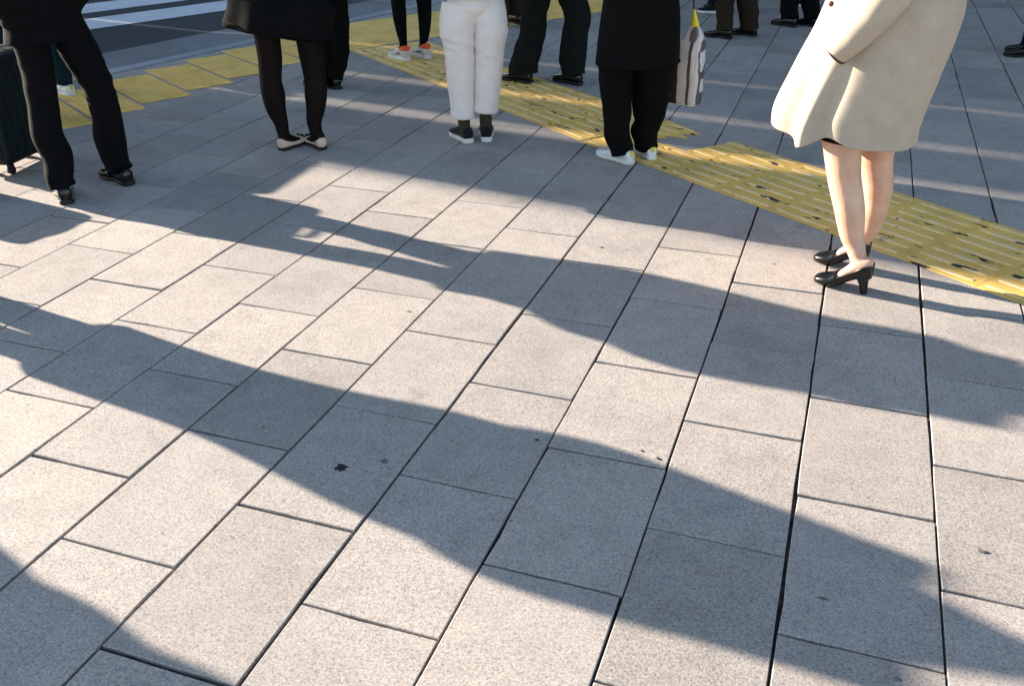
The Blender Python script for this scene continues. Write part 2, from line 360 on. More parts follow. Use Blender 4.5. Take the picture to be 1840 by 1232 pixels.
# ------------------------------------------------------------------ tactile paving
tact = bpy.data.objects.new('tactile_paving', None); C.objects.link(tact); tag(tact, None, None, kind='structure')
T = .4
plate = bevelled('tactile_tile', box(0, 0, .0010, T-.0022, T-.0022, .0030), .0008, 1); plate.materials.append(M['tile'])
bar_rings = []
def bar_mesh():
    rings = []
    for z, ins in ((.0020, 0), (.0055, .0022), (.0068, .0050)):
        hx, hy = .172-ins, .0155-ins; ring = []
        for q in range(24):
            a = 2*math.pi*q/24; c, s = math.cos(a), math.sin(a)
            ring.append((math.copysign(abs(c)**.35, c)*hx, math.copysign(abs(s)**.55, s)*hy, z))
        rings.append(ring)
    me = mesh_of('raised_bar', loft(rings)); me.materials.append(M['bar']); return me
BAR = bar_mesh()
def guide_tile(p, ang, mesh=plate, bars=4):
    t = link('tactile_tile', mesh, None, tact, smooth=False); t.location = p; t.rotation_euler.z = R(ang)
    for k in range(bars):
        b = link('raised_bar', BAR, None, t, smooth=False); b.location = (random.uniform(-.003, .003), -.15+.1*k, 0)
    return t
# first run, from the dotted band to the broken end
A1 = Vector((-4.48, 8.055, 0)); D1 = unit(-37.2); N1 = Vector((-D1.y, D1.x, 0))
for k in range(10):
    for r in range(2):
        off = .02 if (r == 0 and k == 9) else 0
        c = A1+D1*(T*(k+.5)+off)+N1*(T*(r+.5)-off*.4); c.z = .0005+.0006*random.random()
        if r == 1 and k == 9:
            jag = [(-.198, -.198), (.10, -.198), (.05, -.15), (.09, -.10), (.02, -.07), (.10, -.03), (.18, .01), (.06, .05), (.13, .10), (.15, .15), (-.02, .19), (-.198, .198)]
            me = mesh_of('broken_tactile_tile', prism(jag, -.0005, .0025)); me.materials.append(M['tile'])
            t = link('tactile_tile', me, None, tact, smooth=False); t.location = c; t.rotation_euler.z = R(-37.2)
            for yy, ln in ((-.15, .62), (-.05, .62), (.05, .58), (.15, .7)):
                b = link('raised_bar', BAR, None, t, smooth=False); b.location = (-.155+.152*ln, yy, 0); b.scale = (ln, 1, 1)
        else: guide_tile(c, -37.2)
# second run, past the heels of the woman in beige
A2 = Vector((-1.257-.029, 5.68-.041, 0)); D2 = unit(-35.5); N2 = Vector((-D2.y, D2.x, 0))
for k in range(16):
    for r in range(2):
        if k == 0 and r == 1:
            c = A2+D2*(T*.5)+N2*(T*1.5); poly = [(-.02, -.198), (.198, -.198), (.198, .198), (.02, .198), (.00, .02)]
            me = mesh_of('cut_tactile_tile', prism(poly, -.0005, .0025)); me.materials.append(M['tile'])
            t = link('tactile_tile', me, None, tact, smooth=False); t.location = c; t.rotation_euler.z = R(-35.5)
            for yy in (-.15, -.05, .05, .15):
                b = link('raised_bar', BAR, None, t, smooth=False); b.location = (.10, yy, 0); b.scale = (.55, 1, 1)
            continue
        c = A2+D2*(T*(k+.5))+N2*(T*(r+.5)); c.z = .0006+.0006*random.random()
        guide_tile(c, -35.5)
# dotted warning band along the kerb
BW, BL = .3175, .405
def dotted_mesh():
    parts = [box(0, 0, .0010, BL-.003, BW-.003, .0030)]
    for i in range(7):
        for j in range(5):
            x, y = (i-3)*.056, (j-2)*.060; rings = []
            for rr, z in ((.0155, .0020), (.0125, .0060), (.0070, .0072)):
                rings.append([(x+rr*math.cos(2*math.pi*q/8), y+rr*math.sin(2*math.pi*q/8), z) for q in range(8)])
            parts.append(loft(rings))
    me = mesh_of('dotted_tile', join(*parts)); me.materials.append(M['dot']); return me
DOT = dotted_mesh()
BU = unit(58.5); BV = Vector((-BU.y, BU.x, 0))
def dotted(c):
    t = link('dotted_tile', DOT, None, tact, smooth=False); t.location = (c.x, c.y, .0012+.0006*random.random()); t.rotation_euler.z = R(58.5)
tip = Vector((-4.923, 5.677, 0)); stp = Vector((.0755, .456, 0))
for i in range(-6, 6):
    e = tip+stp*i
    for j in range(3): dotted(e-BU*(BL/2)+BV*(BW*(j+.5)))
e0 = tip+stp*5
for i in range(12):
    for j in range(4): dotted(e0+BU*(BL*(i+.5))+BV*(BW*(j+.5)))

# ------------------------------------------------------------------ gum and marks on the slabs
def blotch(name, x, y, r, mat, label, seed, squash=1.0, h=.0011):
    rnd = random.Random(seed); n = 18; ring0, ring1 = [], []
    for j in range(n):
        q = 2*math.pi*j/n; rr = r*(1+rnd.uniform(-.32, .28)); ring0.append((rr*math.cos(q), rr*squash*math.sin(q), 0)); ring1.append((rr*.86*math.cos(q), rr*.86*squash*math.sin(q), h))
    o = link(name, mesh_of(name, loft([ring0, ring1])), mat); o.location = (x, y, .0005); tag(o, label, 'gum', 'old gum stuck to the paving slabs')
blotch('gum_blotch', -1.350, 2.125, .021, 'gum', 'largest black gum blotch, on a shaded slab in the lower left', 1)
blotch('gum_blotch', -1.234, 2.203, .013, 'gumpale', 'faint grey gum blotch just right of the big black one', 2)
blotch('gum_blotch', -.801, 2.479, .0085, 'gum', 'small black gum speck at the top edge of the nearest shadow band', 3, .6)
blotch('gum_blotch', -.395, 2.505, .0075, 'gum', 'small dark gum speck close to a slab corner, right of centre', 4)
blotch('gum_blotch', -.455, 2.530, .0045, 'gum', 'tiny dark gum speck left of another speck by a slab corner', 5)
blotch('gum_blotch', -1.617, 3.216, .011, 'gumpale', 'grey gum smudge on the sunlit slab in the middle', 6, .5)
for (x, y, r, sq, lab, sd_) in [(.145, 2.02, .013, .5, 'brownish gum smudge on the large shaded slab at lower right', 11), (.56, 2.36, .016, .45, 'dark smear on the sunlit slab at the right edge', 12), (-.20, 4.22, .009, .8, 'small grey gum spot on the sunlit slab left of the high heels', 13), (-1.02, 4.16, .010, .7, 'pale grey gum spot on a sunlit slab under the white sneakers', 14), (.33, 1.80, .008, .8, 'dark speck at the shadow edge in the lower right', 15), (-.95, 5.23, .010, .6, 'small dark gum spot on the shaded slab below the yellow strip start', 16)]:
    blotch('gum_blotch', x, y, r, 'gumpale', lab, sd_, sq)

# ------------------------------------------------------------------ people
def superring(y, w, z0, z1, n=20, ex=.75, ez=.8, x0=0):
    zc, hz = (z0+z1)/2, (z1-z0)/2; out = []
    for j in range(n):
        q = 2*math.pi*j/n; c, s = math.cos(q), math.sin(q)
        out.append((x0+w*math.copysign(abs(c)**ex, c), y, zc+hz*math.copysign(abs(s)**ez, s)))
    return out
def profile(rows, L, n=22, ex=.75, ez=.8, sub=4, grow=0.0):
    P = smooth_path(rows, sub); mid = .012
    return loft([superring(t*L, max(w+grow, .003), z0, z1, n, ex, ez, math.sin(min(max(t, 0), 1)*math.pi)*.004) for t, w, z0, z1 in P])
SNEAK = [(-.01, .016, .022, .060), (.02, .030, .018, .082), (.10, .036, .018, .088), (.24, .037, .018, .080), (.38, .039, .018, .088), (.50, .043, .018, .078), (.65, .048, .018, .062), (.80, .047, .018, .052), (.92, .038, .018, .045), (1.0, .018, .020, .036), (1.012, .006, .024, .030)]
SNSOLE = [(-.022, .012, .004, .028), (.0, .030, .001, .030), (.10, .039, 0, .030), (.30, .038, 0, .028), (.50, .043, 0, .027), (.68, .050, 0, .027), (.82, .048, 0, .028), (.94, .038, .003, .030), (1.015, .018, .007, .031), (1.028, .006, .012, .028)]
DRESS = [(-.01, .014, .022, .055), (.02, .028, .016, .072), (.10, .034, .016, .078), (.24, .034, .016, .076), (.38, .037, .016, .082), (.50, .041, .016, .068), (.65, .046, .016, .054), (.80, .043, .016, .045), (.92, .034, .016, .039), (1.0, .017, .018, .030), (1.012, .006, .020, .026)]
DRSOLE = [(-.018, .012, .0, .020), (.0, .028, 0, .022), (.10, .037, 0, .022), (.26, .036, 0, .022), (.30, .035, .013, .022), (.45, .039, .012, .021), (.55, .044, .002, .020), (.68, .049, 0, .018), (.82, .045, 0, .018), (.94, .035, .003, .020), (1.01, .018, .007, .021), (1.024, .006, .010, .019)]
FLAT = [(-.01, .012, .014, .042), (.02, .025, .010, .052), (.10, .031, .010, .050), (.28, .031, .010, .036), (.45, .034, .010, .030), (.62, .041, .010, .031), (.78, .038, .010, .034), (.90, .028, .010, .030), (1.0, .012, .010, .022), (1.01, .004, .012, .018)]
FOOT = [(.02, .018, .014, .060), (.08, .028, .012, .110), (.20, .031, .012, .125), (.34, .031, .012, .095), (.50, .034, .012, .070), (.66, .039, .012, .050), (.80, .037, .012, .038), (.92, .028, .012, .030), (.985, .010, .014, .024)]
CACHE = {}
def cached(key, fn):
    if key not in CACHE: CACHE[key] = fix_normals(mesh_of(key, fn()))
    return CACHE[key]
def put(name, me, mat, parent, loc=None, rz=0, smooth=True):
    o = bpy.data.objects.new(name, me.copy() if me.materials and me.materials[0] != M[mat] else me); C.objects.link(o)
    if not o.data.materials: o.data.materials.append(M[mat])
    elif o.data.materials[0] != M[mat]: o.data.materials.clear(); o.data.materials.append(M[mat])
    if smooth: o.data.polygons.foreach_set('use_smooth', [True]*len(o.data.polygons))
    o.parent = parent
    if loc is not None: o.location = loc; o.rotation_euler.z = rz
    return o
def shoe(person, base, heel, ang, kind, L):
    """heel: world xy of the back of the heel; ang: pointing direction in degrees"""
    loc = (heel[0]-base[0], heel[1]-base[1], heel[2] if len(heel) > 2 else 0); rz = R(ang-90)
    def sub(name, key, fn, mat, par): return put(name, cached(key, fn), mat, par)
    k = '%s_%d' % (kind, round(L*1000))
    if kind in ('white', 'canvas', 'runner'):
        um = {'white': 'whiteleather', 'canvas': 'canvas', 'runner': 'mesh'}[kind]
        s = put('shoe', cached('shoe_'+k, lambda: profile(SNEAK, L)), um, person, loc, rz)
        if kind != 'white': s.scale = (1.12, 1.06, 1.30) if kind == 'runner' else (1.05, 1.0, 1.2)
        sub('sole', 'sole_'+k, lambda: profile(SNSOLE, L, 24, .9, .22), 'rubber', s)
        if kind == 'white': sub('heel_tab', 'tab_'+k, lambda: profile([(-.020, .009, .054, .074), (-.014, .013, .050, .080), (.02, .020, .052, .086)], L, 16), 'yellowtab', s)
        if kind == 'runner':
            sub('collar', 'collar_'+k, lambda: profile([(-.022, .012, .072, .096), (.0, .031, .070, .104), (.10, .039, .066, .104), (.22, .041, .066, .098), (.30, .036, .070, .090)], L, 18), 'orange', s)
            sub('side_patch', 'patch_'+k, lambda: profile([(.18, .0380, .034, .055), (.25, .0400, .032, .066), (.38, .0430, .032, .060), (.50, .0462, .034, .046)], L, 18), 'greytrim', s)
        if kind != 'white' or True:
            def laces():
                g = []
                for q in range(4):
                    t = .42+.07*q; z = .089-.0072*q-(.004*q if q > 1 else 0)
                    g.append(tube([(-.020, t*L, z-.004, .0028), (0, t*L+.004, z+.001, .0028), (.020, t*L, z-.004, .0028)], 6, 2))
                return join(*g)
            sub('laces', 'laces_'+k, laces, 'rubber' if kind != 'canvas' else 'rubber', s)
    elif kind == 'dress':
        s = put('shoe', cached('shoe_'+k, lambda: profile(DRESS, L)), 'leather', person, loc, rz); s.scale = (1.12, 1.0, 1.25)
        sub('sole', 'sole_'+k, lambda: profile(DRSOLE, L, 24, .9, .22), 'blackrubber', s)
        sub('welt', 'welt_'+k, lambda: profile([(t, w+.0015, .0185, .0225) for t, w, a, b in DRSOLE], L, 24, .9, .3), 'leather', s)
    elif kind == 'flat':
        s = put('shoe', cached('shoe_'+k, lambda: profile(FLAT, L)), 'nude', person, loc, rz); s.scale = (1.2, 1.0, 1.5)
        sub('toe_cap', 'cap_'+k, lambda: profile([(t, w+.0016, z0-.001, z1+.0016) for t, w, z0, z1 in FLAT[6:]], L), 'leather', s)
        sub('heel', 'heel_'+k, lambda: profile([(.0, .018, .0, .016), (.03, .026, 0, .016), (.16, .029, 0, .014), (.20, .024, 0, .014)], L, 20, .6, .2), 'leather', s)
        sub('sole', 'sole_'+k, lambda: profile([(t, w+.001, .004, .0125) for t, w, a, b in FLAT], L, 20, .8, .3), 'blackrubber', s)
        sub('bow', 'bow_'+k, lambda: join(ball((-.013, .80*L, .037), .013, .007, .007), ball((.013, .80*L, .037), .013, .007, .007), ball((0, .80*L, .038), .006)), 'leather', s)
    elif kind == 'pump':
        rows = pump_rows()
        def shell():
            rings = []
            for t, w, z0, z1, zt in smooth_path(rows, 4):
                w += .003; zc, hz = (z0+z1)/2, (z1-z0)/2+.002; n = 26; ring = []
                sn = max(-.95, min(1.0, (zt-zc)/hz)); ph = math.asin(sn)
                for j in range(n+1):
                    q = ph-(math.pi+2*ph)*j/n
                    c, s_ = math.cos(q), math.sin(q)
                    ring.append((w*math.copysign(abs(c)**.8, c), t*L, zc+hz*math.copysign(abs(s_)**.85, s_)))
                rings.append(ring)
            return loft(rings, cap=False, closed=False)
        s = put('shoe', cached('shoe_'+k, shell), 'pump', person, loc, rz); s.scale = (1.12, 1.0, 1.0)
        sm = s.modifiers.new('thickness', 'SOLIDIFY'); sm.thickness = .0025; sm.offset = 1
        sub('heel', 'heel_'+k, lambda: loft([superring_xy(.018, .0155, .0150, .0), superring_xy(.020, .0150, .0155, .012), superring_xy(.024, .0165, .019, .038), superring_xy(.031, .021, .025, .060), superring_xy(.040, .029, .037, .080)]), 'pump', s)
    return s
def superring_xy(y, wx, wy, z, n=18):
    return [(wx*math.cos(2*math.pi*j/n), y+wy*math.sin(2*math.pi*j/n), z) for j in range(n)]
def pump_rows():   # t, half width, bottom, top of foot, top line of the shoe
    return [(-.012, .004, .082, .185, .134), (.0, .017, .077, .188, .138), (.05, .027, .074, .190, .136), (.14, .032, .070, .188, .130), (.28, .033, .058, .158, .104), (.42, .034, .037, .118, .080), (.52, .037, .019, .090, .063), (.58, .039, .012, .076, .056), (.61, .040, .009, .070, .078), (.70, .041, .005, .056, .064), (.80, .039, .004, .048, .056), (.92, .030, .005, .038, .046), (.98, .018, .007, .030, .038), (1.005, .006, .010, .023, .030)]

def stdleg(z, H):
    k = z/H
    pts = [(0, .036), (.05, .036), (.09, .042), (.19, .056), (.27, .052), (.33, .056), (.42, .075), (.50, .088), (.6, .09)]
    for (a, ra), (b, rb) in zip(pts, pts[1:]):
        if k <= b: return ra+(rb-ra)*(k-a)/(b-a)
    return .09
def wrinkle(seed, amp=.006, freq=11, stretch=2.2, lowz=None, ridge=0):
    o = Vector((seed*3.1, seed*1.7, seed*.9))
    def fn(p, u, q):
        a = noise.noise(Vector((p.x*freq*.5, p.y*freq*.5, p.z*freq*stretch*.5))+o)
        b = noise.noise(Vector((p.x*freq*1.3, p.y*freq*1.3, p.z*freq*.7))+o*2)
        k = 1.0
        if lowz: k += 1.3*math.exp(-((p.z-lowz)/.09)**2)
        r_ = 0
        if ridge:
            w = Vector((p.x*5+p.z*5, p.y*5, p.z*13))+o; r_ = (1-3.2*abs(noise.noise(w)))*ridge*(.16+math.exp(-((p.z-.60)/.15)**2))
        return amp*(a*k+.6*b)+r_
    return fn
def make_person(label, hip, facing, H, legs, feet, legwear, shoes, shoeL=.27, coat=None, arms=('down', 'down'), legkind='trousers', hem=None, group=None, wr=.006, voxel=.013, skirt=None, sock=None, cuffs=False, seed=1, hair='short', legscale=1.0, hemw=.084, bulk=1.0):
    base = Vector((hip[0], hip[1], 0)); P = bpy.data.objects.new('person', None); C.objects.link(P); P.location = base; P.empty_display_size = .2
    tag(P, label, 'person', group)
    F = unit(facing); S = Vector((F.y, -F.x, 0))          # forward, right
    def at(s, f, z): return (base.x+S.x*s+F.x*f, base.y+S.y*s+F.y*f, z)
    def row(s, f, z, a, b): x, y, z = at(s, f, z); return (x, y, z, a, b)
    parts = []; hz = .53*H
    full = []
    for i, lg in enumerate(legs):
        sgn = -1 if i == 0 else 1                        # first leg: left
        j = at(sgn*.085, 0, hz)
        rows = [r for r in lg if r[2] < hz-.10]
        zt = rows[-1][2]
        if hz-zt > .3:
            m = tuple((rows[-1][q]+j[q])/2 for q in range(3)); rows = rows+[(*m, max(rows[-1][3], .09))]
        rows = rows+[(*j, max(.105, rows[-1][3]) if legkind != 'bare' else .09)]
        full.append(rows)
        br = [(x, y, z, min(stdleg(z, H), r*.82) if legkind != 'bare' else r) for x, y, z, r in rows]
        # ankle down into the foot
        heel, ang = feet[i][:2]; d = unit(ang); ay = .055
        if legkind == 'bare':
            ank = (heel[0]+d.x*.048, heel[1]+d.y*.048, .115, .0285)
        else: ank = (heel[0]+d.x*.065, heel[1]+d.y*.065, .05, .024)
        br = [ank]+[b for b in br if b[2] > ank[2]+.03]
        calf = []
        for x, y, z, r in smooth_path(br, 3):
            cb = math.exp(-((z/H-.215)/.07)**2)*.010 if legkind == 'bare' else 0; calf.append((x-F.x*cb, y-F.y*cb, z, r*.97, r*1.03))
        parts.append(tube(calf, 20, 2, F))
        if legkind == 'bare':
            g = loft([superring(t*shoeL, w-.001-.006*(t > .58), z0+.005, min(z1-.009*(t > .58), .165), 18, .85, .9) for t, w, z0, z1, zt_ in smooth_path(pump_rows()[1:-1], 3)])
        else: g = loft([superring(t*shoeL, w*.72, z0+.010, z1*.5+.012, 16, .85, .9) for t, w, z0, z1 in smooth_path(FOOT, 2)[2:-2]])
        mt = Matrix.Translation((heel[0], heel[1], 0)) @ Matrix.Rotation(R(ang-90), 4, 'Z')
        parts.append(([mt @ Vector(v) for v in g[0]], g[1]))
    # trunk, neck, head
    k = H/1.7
    parts.append(tube([row(0, 0, .47*H, .10*k, .08*k), row(0, 0, .50*H, .155*k, .105*k), row(0, 0, .54*H, .160*k, .11*k), row(0, .01, .62*H, .128*k, .095*k), row(0, .01, .70*H, .150*k, .105*k), row(0, 0, .765*H, .165*k, .105*k), row(0, -.01, .805*H, .150*k, .085*k), row(0, -.01, .83*H, .085*k, .065*k), row(0, 0, .86*H, .054*k, .056*k), row(0, .012, .885*H, .056*k, .062*k)], 22, 3, F))
    hd = at(0, .02, .935*H)
    parts.append(ball(hd, .073*k, .093*k, .112*k, math.atan2(F.y, F.x)-math.pi/2, 18, 13))
    parts.append(ball(at(0, .055*k, .892*H), .045*k, .045*k, .034*k, math.atan2(F.y, F.x)-math.pi/2, 12, 8))
    parts.append(tube([(*at(0, .108*k, .950*H), .008*k), (*at(0, .122*k, .928*H), .015*k), (*at(0, .110*k, .920*H), .012*k)], 8, 2, F, roundcap=True))
    for sg in (-1, 1): parts.append(ball(at(sg*.074*k, .012, .932*H), .012*k, .022*k, .034*k, math.atan2(F.y, F.x)-math.pi/2, 8, 7))
    armpaths = []
    for i, pose in enumerate(arms):
        sg = -1 if i == 0 else 1; sh = at(sg*.175*k, -.005, .80*H)
        if pose == 'down': el, wrst = at(sg*.235*k, -.02, .62*H), at(sg*.24*k, .05, .485*H)
        elif pose == 'pocket': el, wrst = at(sg*.285*k, -.06, .63*H), at(sg*.13*k, .10, .555*H)
        elif pose == 'phone': el, wrst = at(sg*.24*k, .05, .625*H), at(sg*.10*k, .27, .70*H)
        elif pose == 'wide': el, wrst = at(sg*.36*k, -.03, .63*H), at(sg*.30*k, .17, .60*H)
        elif pose == 'bagarm': el, wrst = at(sg*.33*k, .02, .615*H), at(sg*.25*k, .24, .66*H)
        else: el, wrst = pose
        armpaths.append((sh, el, wrst))
        dv = (Vector(wrst)-Vector(el)).normalized()
        parts.append(tube([(*sh, .050*k), (*(Vector(sh).lerp(Vector(el), .5)), .045*k), (*el, .039*k), (*(Vector(el).lerp(Vector(wrst), .4)), .037*k), (*wrst, .026*k)], 14, 3, F, roundcap=True))
        # hand: palm, four fingers and a thumb
        w0 = Vector(wrst); palm_n = S*(-sg); acr = dv.cross(palm_n).normalized(); palm_n = acr.cross(dv).normalized()
        pe = w0+dv*.085*k
        parts.append(tube([(*w0, .026*k, .018*k), (*(w0+dv*.04*k), .038*k, .016*k), (*pe, .040*k, .013*k)], 12, 3, palm_n, roundcap=True))
        for q, (of, ln) in enumerate(((-.030, .062), (-.010, .074), (.010, .070), (.029, .055))):
            b0 = pe+acr*of*k-dv*.006; b1 = b0+dv*ln*.5*k+palm_n*.010*k; b2 = b1+(dv*.75+palm_n*.75).normalized()*ln*.5*k
            parts.append(tube([(*b0, .0095*k), (*b1, .0088*k), (*b2, .0075*k)], 8, 3, acr, roundcap=True))
        t0 = w0+dv*.022*k+acr*(-.028)*k; t1 = t0+(dv*.7-acr*.6+palm_n*.35).normalized()*.040*k; t2 = t1+(dv*.95+palm_n*.3).normalized()*.030*k
        parts.append(tube([(*t0, .012*k), (*t1, .0105*k), (*t2, .0085*k)], 8, 3, palm_n, roundcap=True))
    body = link('body', mesh_of('body', join(*parts), base), 'skin', P)
    rm = body.modifiers.new('continuous_skin', 'REMESH'); rm.mode = 'VOXEL'; rm.voxel_size = voxel; rm.use_smooth_shade = True
    cs = body.modifiers.new('even', 'SMOOTH'); cs.factor = .5; cs.iterations = 4
    # hair
    hb = [ball(at(0, -.012*k, .948*H), .082*k, .098*k, .106*k, math.atan2(F.y, F.x)-math.pi/2, 18, 12)]
    if hair == 'long': hb.append(tube([row(0, -.03, .93*H, .080*k, .075*k), row(0, -.055, .87*H, .085*k, .060*k), row(0, -.075, .80*H, .085*k, .040*k), row(0, -.08, .74*H, .06*k, .02*k)], 16, 3, F))
    hm = mesh_of('hair', join(*hb), base)
    for v in hm.vertices:                                # the face stays free
        q = v.co+base-Vector(at(0, 0, .93*H)); f = q.dot(F)
        if f > .035*k and q.z < .055*k: v.co -= F*(f-.035*k)*.9
    link('hair', hm, 'hair', P)
    # legwear
    if legkind == 'trousers':
        gs = []
        for i, rows in enumerate(full):
            lo = rows[0][2]; rr = [r for r in rows if r[2] <= .50*H]+[rows[-1]]
            hemz = hem[i] if hem else lo
            if not cuffs:                                 # carry the leg down to its hem, over the heel of the shoe
                h0 = feet[i][0]; d = unit(feet[i][1]); w_ = max(rr[0][3], hemw)
                rr = [(h0[0]+d.x*.080, h0[1]+d.y*.080, hemz, w_), (h0[0]*.5+d.x*.04+rr[0][0]*.5, h0[1]*.5+d.y*.04+rr[0][1]*.5, hemz+.05, w_*.98)]+[r for r in rr if r[2] > hemz+.10]
            rr = [(x, y, z, r*legscale) for x, y, z, r in rr]
            gs.append(tube(rr, 40, 12, F, wrinkle(seed+i*5, wr, 11, 2.2, None if cuffs else hemz+.07, ((.0045 if cuffs else .0030) if wr > .002 else 0)), 1.05 if wr > .002 else 1.0))
        gs.append(tube([row(0, -.005, .455*H, (.03 if cuffs else .10)*k, (.06 if cuffs else .09)*k), row(0, -.01, (.515 if cuffs else .485)*H, .185*k, .125*k), row(0, -.01, .54*H, .180*k, .125*k), row(0, 0, .60*H, .150*k, .11*k)], 32, 4, F))
        tr = link('trousers', fix_normals(mesh_of('trousers', join(*gs), base)), legwear, P)
        if cuffs:
            for i, rows in enumerate(full):               # outer seam of each leg
                sg = -1 if i == 0 else 1; rr = [(x+S.x*sg*r*legscale*.985, y+S.y*sg*r*legscale*.985, z, .0035) for x, y, z, r in rows[:-1]]
                link('seam', fix_normals(mesh_of('seam', tube(rr, 8, 8, F), base)), legwear, tr)
            for i, rows in enumerate(full):
                x, y, z, r = rows[0]; x2, y2, z2, _ = rows[1]; q = .045/(z2-z)
                cf = link('rolled_cuff', fix_normals(mesh_of('rolled_cuff', tube([(x, y, z-.006, r*.96), (x, y, z-.004, r*1.10), (x+(x2-x)*q, y+(y2-y)*q, z+.040, r*1.115), (x+(x2-x)*q, y+(y2-y)*q, z+.044, r*.98)], 32, 3, F, wrinkle(seed+3, .003)), base)), legwear, tr)
    elif legkind == 'tights':
        gs = []
        for i, rows in enumerate(full):
            heel, ang = feet[i][:2]; d = unit(ang); ank = (heel[0]+d.x*.055, heel[1]+d.y*.055, .045, .033)
            rr = [ank]+[r for r in rows if r[2] > .10 and r[2] < .50*H]+[rows[-1]]
            gs.append(tube(rr, 28, 6, F, None, 1.04))
            g = loft([superring(t*shoeL, w+.003, z0, z1+.003, 18, .85, .9) for t, w, z0, z1 in smooth_path(FOOT, 3)])
            mt = Matrix.Translation((heel[0], heel[1], 0)) @ Matrix.Rotation(R(ang-90), 4, 'Z'); gs.append(([mt @ Vector(v) for v in g[0]], g[1]))
        link('tights', fix_normals(mesh_of('tights', join(*gs), base)), legwear, P)
    if sock:
        for i, rows in enumerate(full):
            heel, ang = feet[i][:2]; d = unit(ang); x, y, z, r = rows[0]
            a = (heel[0]+d.x*.058, heel[1]+d.y*.058)
            link('sock', fix_normals(mesh_of('sock', tube([(a[0], a[1], .045, .038), (a[0], a[1], .085, .038), ((a[0]+x)/2, (a[1]+y)/2, .13, .041), (x, y, z+.05, .045)], 22, 6, F, wrinkle(i+9, .004, 16, 2.5)), base)), sock, P)
    for i, ft in enumerate(feet): shoe(P, base, ft[0], ft[1], shoes, shoeL)
    if skirt:
        z0, z1, w, b, m = skirt
        link('skirt', fix_normals(mesh_of('skirt', tube([row(0, 0, z0-.002, w*.9, b*.9), row(0, 0, z0, w, b), row(0, 0, (z0+z1)/2, w*.98, b*.98), row(0, 0, z1, .15*k, .11*k)], 36, 6, F, wrinkle(4, .004)), base)), m, P)
    if coat:
        z0, w0, b0, m = coat[:4]; cx = coat[4] if len(coat) > 4 else (0, 0); fold = coat[5] if len(coat) > 5 else .035
        def cw(p, u, q): return (fold*w0*math.sin(5*q+seed*1.3)+.4*fold*w0*math.sin(9*q+seed*2.1+3*u))*(1-u)**1.3+.007*noise.noise(p*7+Vector((seed, 0, 0)))
        rows = [row(cx[0], cx[1], z0-.001, w0*.985, b0*.985), row(cx[0], cx[1], z0, w0, b0), row(cx[0]*.7, cx[1]*.7, z0+(.56*H-z0)*.5, w0*.92+.01, b0*.95), row(cx[0]*.4, cx[1]*.4, max(.56*H, z0+.1), (w0*.45+.11*k)*bulk, b0*.45+.09*k), row(0, 0, .66*H, .19*k*bulk, .15*k), row(0, 0, .755*H, .205*k*bulk, .145*k), row(0, -.01, .80*H, .185*k, .12*k), row(0, -.01, .835*H, .11*k, .09*k), row(0, 0, .86*H, .070*k, .072*k)]
        ct = link('coat', fix_normals(mesh_of('coat', tube(rows, 56, 6, F, cw), base)), m, P)
        for sh, el, wrst in armpaths:
            w = Vector(wrst)
            link('sleeve', fix_normals(mesh_of('sleeve', tube([(*sh, .082*k), (*(Vector(sh).lerp(Vector(el), .5)), .070*k), (*el, .064*k), (*(Vector(el).lerp(w, .5)), .058*k), (*w, .050*k)], 24, 6, F, wrinkle(seed+2, .006), roundcap=False), base)), m, ct)
    return P

def stand(x, y, facing, gap=.10, stride=0.0):
    F = unit(facing); S = Vector((F.y, -F.x, 0)); b = Vector((x, y, 0)); legs, feet = [], []
    for sg in (-1, 1):
        a = b+S*sg*gap+F*(stride*sg); heel = a-F*.075
        legs.append([(a.x, a.y, .10, .075), (a.x*.9+b.x*.1, a.y*.9+b.y*.1, .30, .085), (a.x*.85+b.x*.15+F.x*.02, a.y*.85+b.y*.15+F.y*.02, .48, .088), (a.x*.7+b.x*.3, a.y*.7+b.y*.3, .70, .10)])
        feet.append(((heel.x, heel.y), facing-sg*6))
    return legs, feet

# --- people in view
make_person('person in a black suit standing wide-legged beside the teal suitcase', (-4.12, 4.08), 158, 1.90,
    [[(-4.053, 3.874, .079, .067), (-4.056, 3.892, .137, .078), (-4.071, 3.916, .247, .082), (-4.106, 3.921, .361, .081), (-4.122, 3.96, .518, .078), (-4.145, 3.999, .693, .085)],
     [(-3.989, 4.239, .099, .075), (-3.979, 4.24, .262, .086), (-3.973, 4.242, .363, .081), (-3.973, 4.239, .463, .082), (-3.976, 4.233, .561, .083), (-3.994, 4.212, .659, .095), (-4.013, 4.19, .756, .10)]],
    [((-3.975, 3.815), 138), ((-3.86, 4.195), 160)], 'suit', 'dress', .30, coat=(.84, .215, .15, 'suit'), bulk=1.5, arms=('pocket', ((-4.26, 4.42, 1.12), (-4.50, 4.38, .98))), hem=[.085, .075], hemw=.072, wr=.003, seed=3)
make_person('person in dark teal trousers and a white sneaker behind the suited legs', (-5.90, 5.80), 165, 1.68,
    [[(-5.803, 5.848, .089, .060), (-5.812, 5.853, .195, .066), (-5.836, 5.848, .343, .067), (-5.856, 5.846, .467, .070)],
     [(-5.99, 6.02, .10, .060), (-5.98, 6.01, .30, .066), (-5.96, 5.98, .50, .072)]],
    [((-5.735, 5.82), 168), ((-5.92, 6.0), 168)], 'teal', 'white', .265, coat=(.78, .24, .17, 'navy'), hem=[.085, .085], hemw=.06, seed=5, arms=('pocket', 'pocket'))
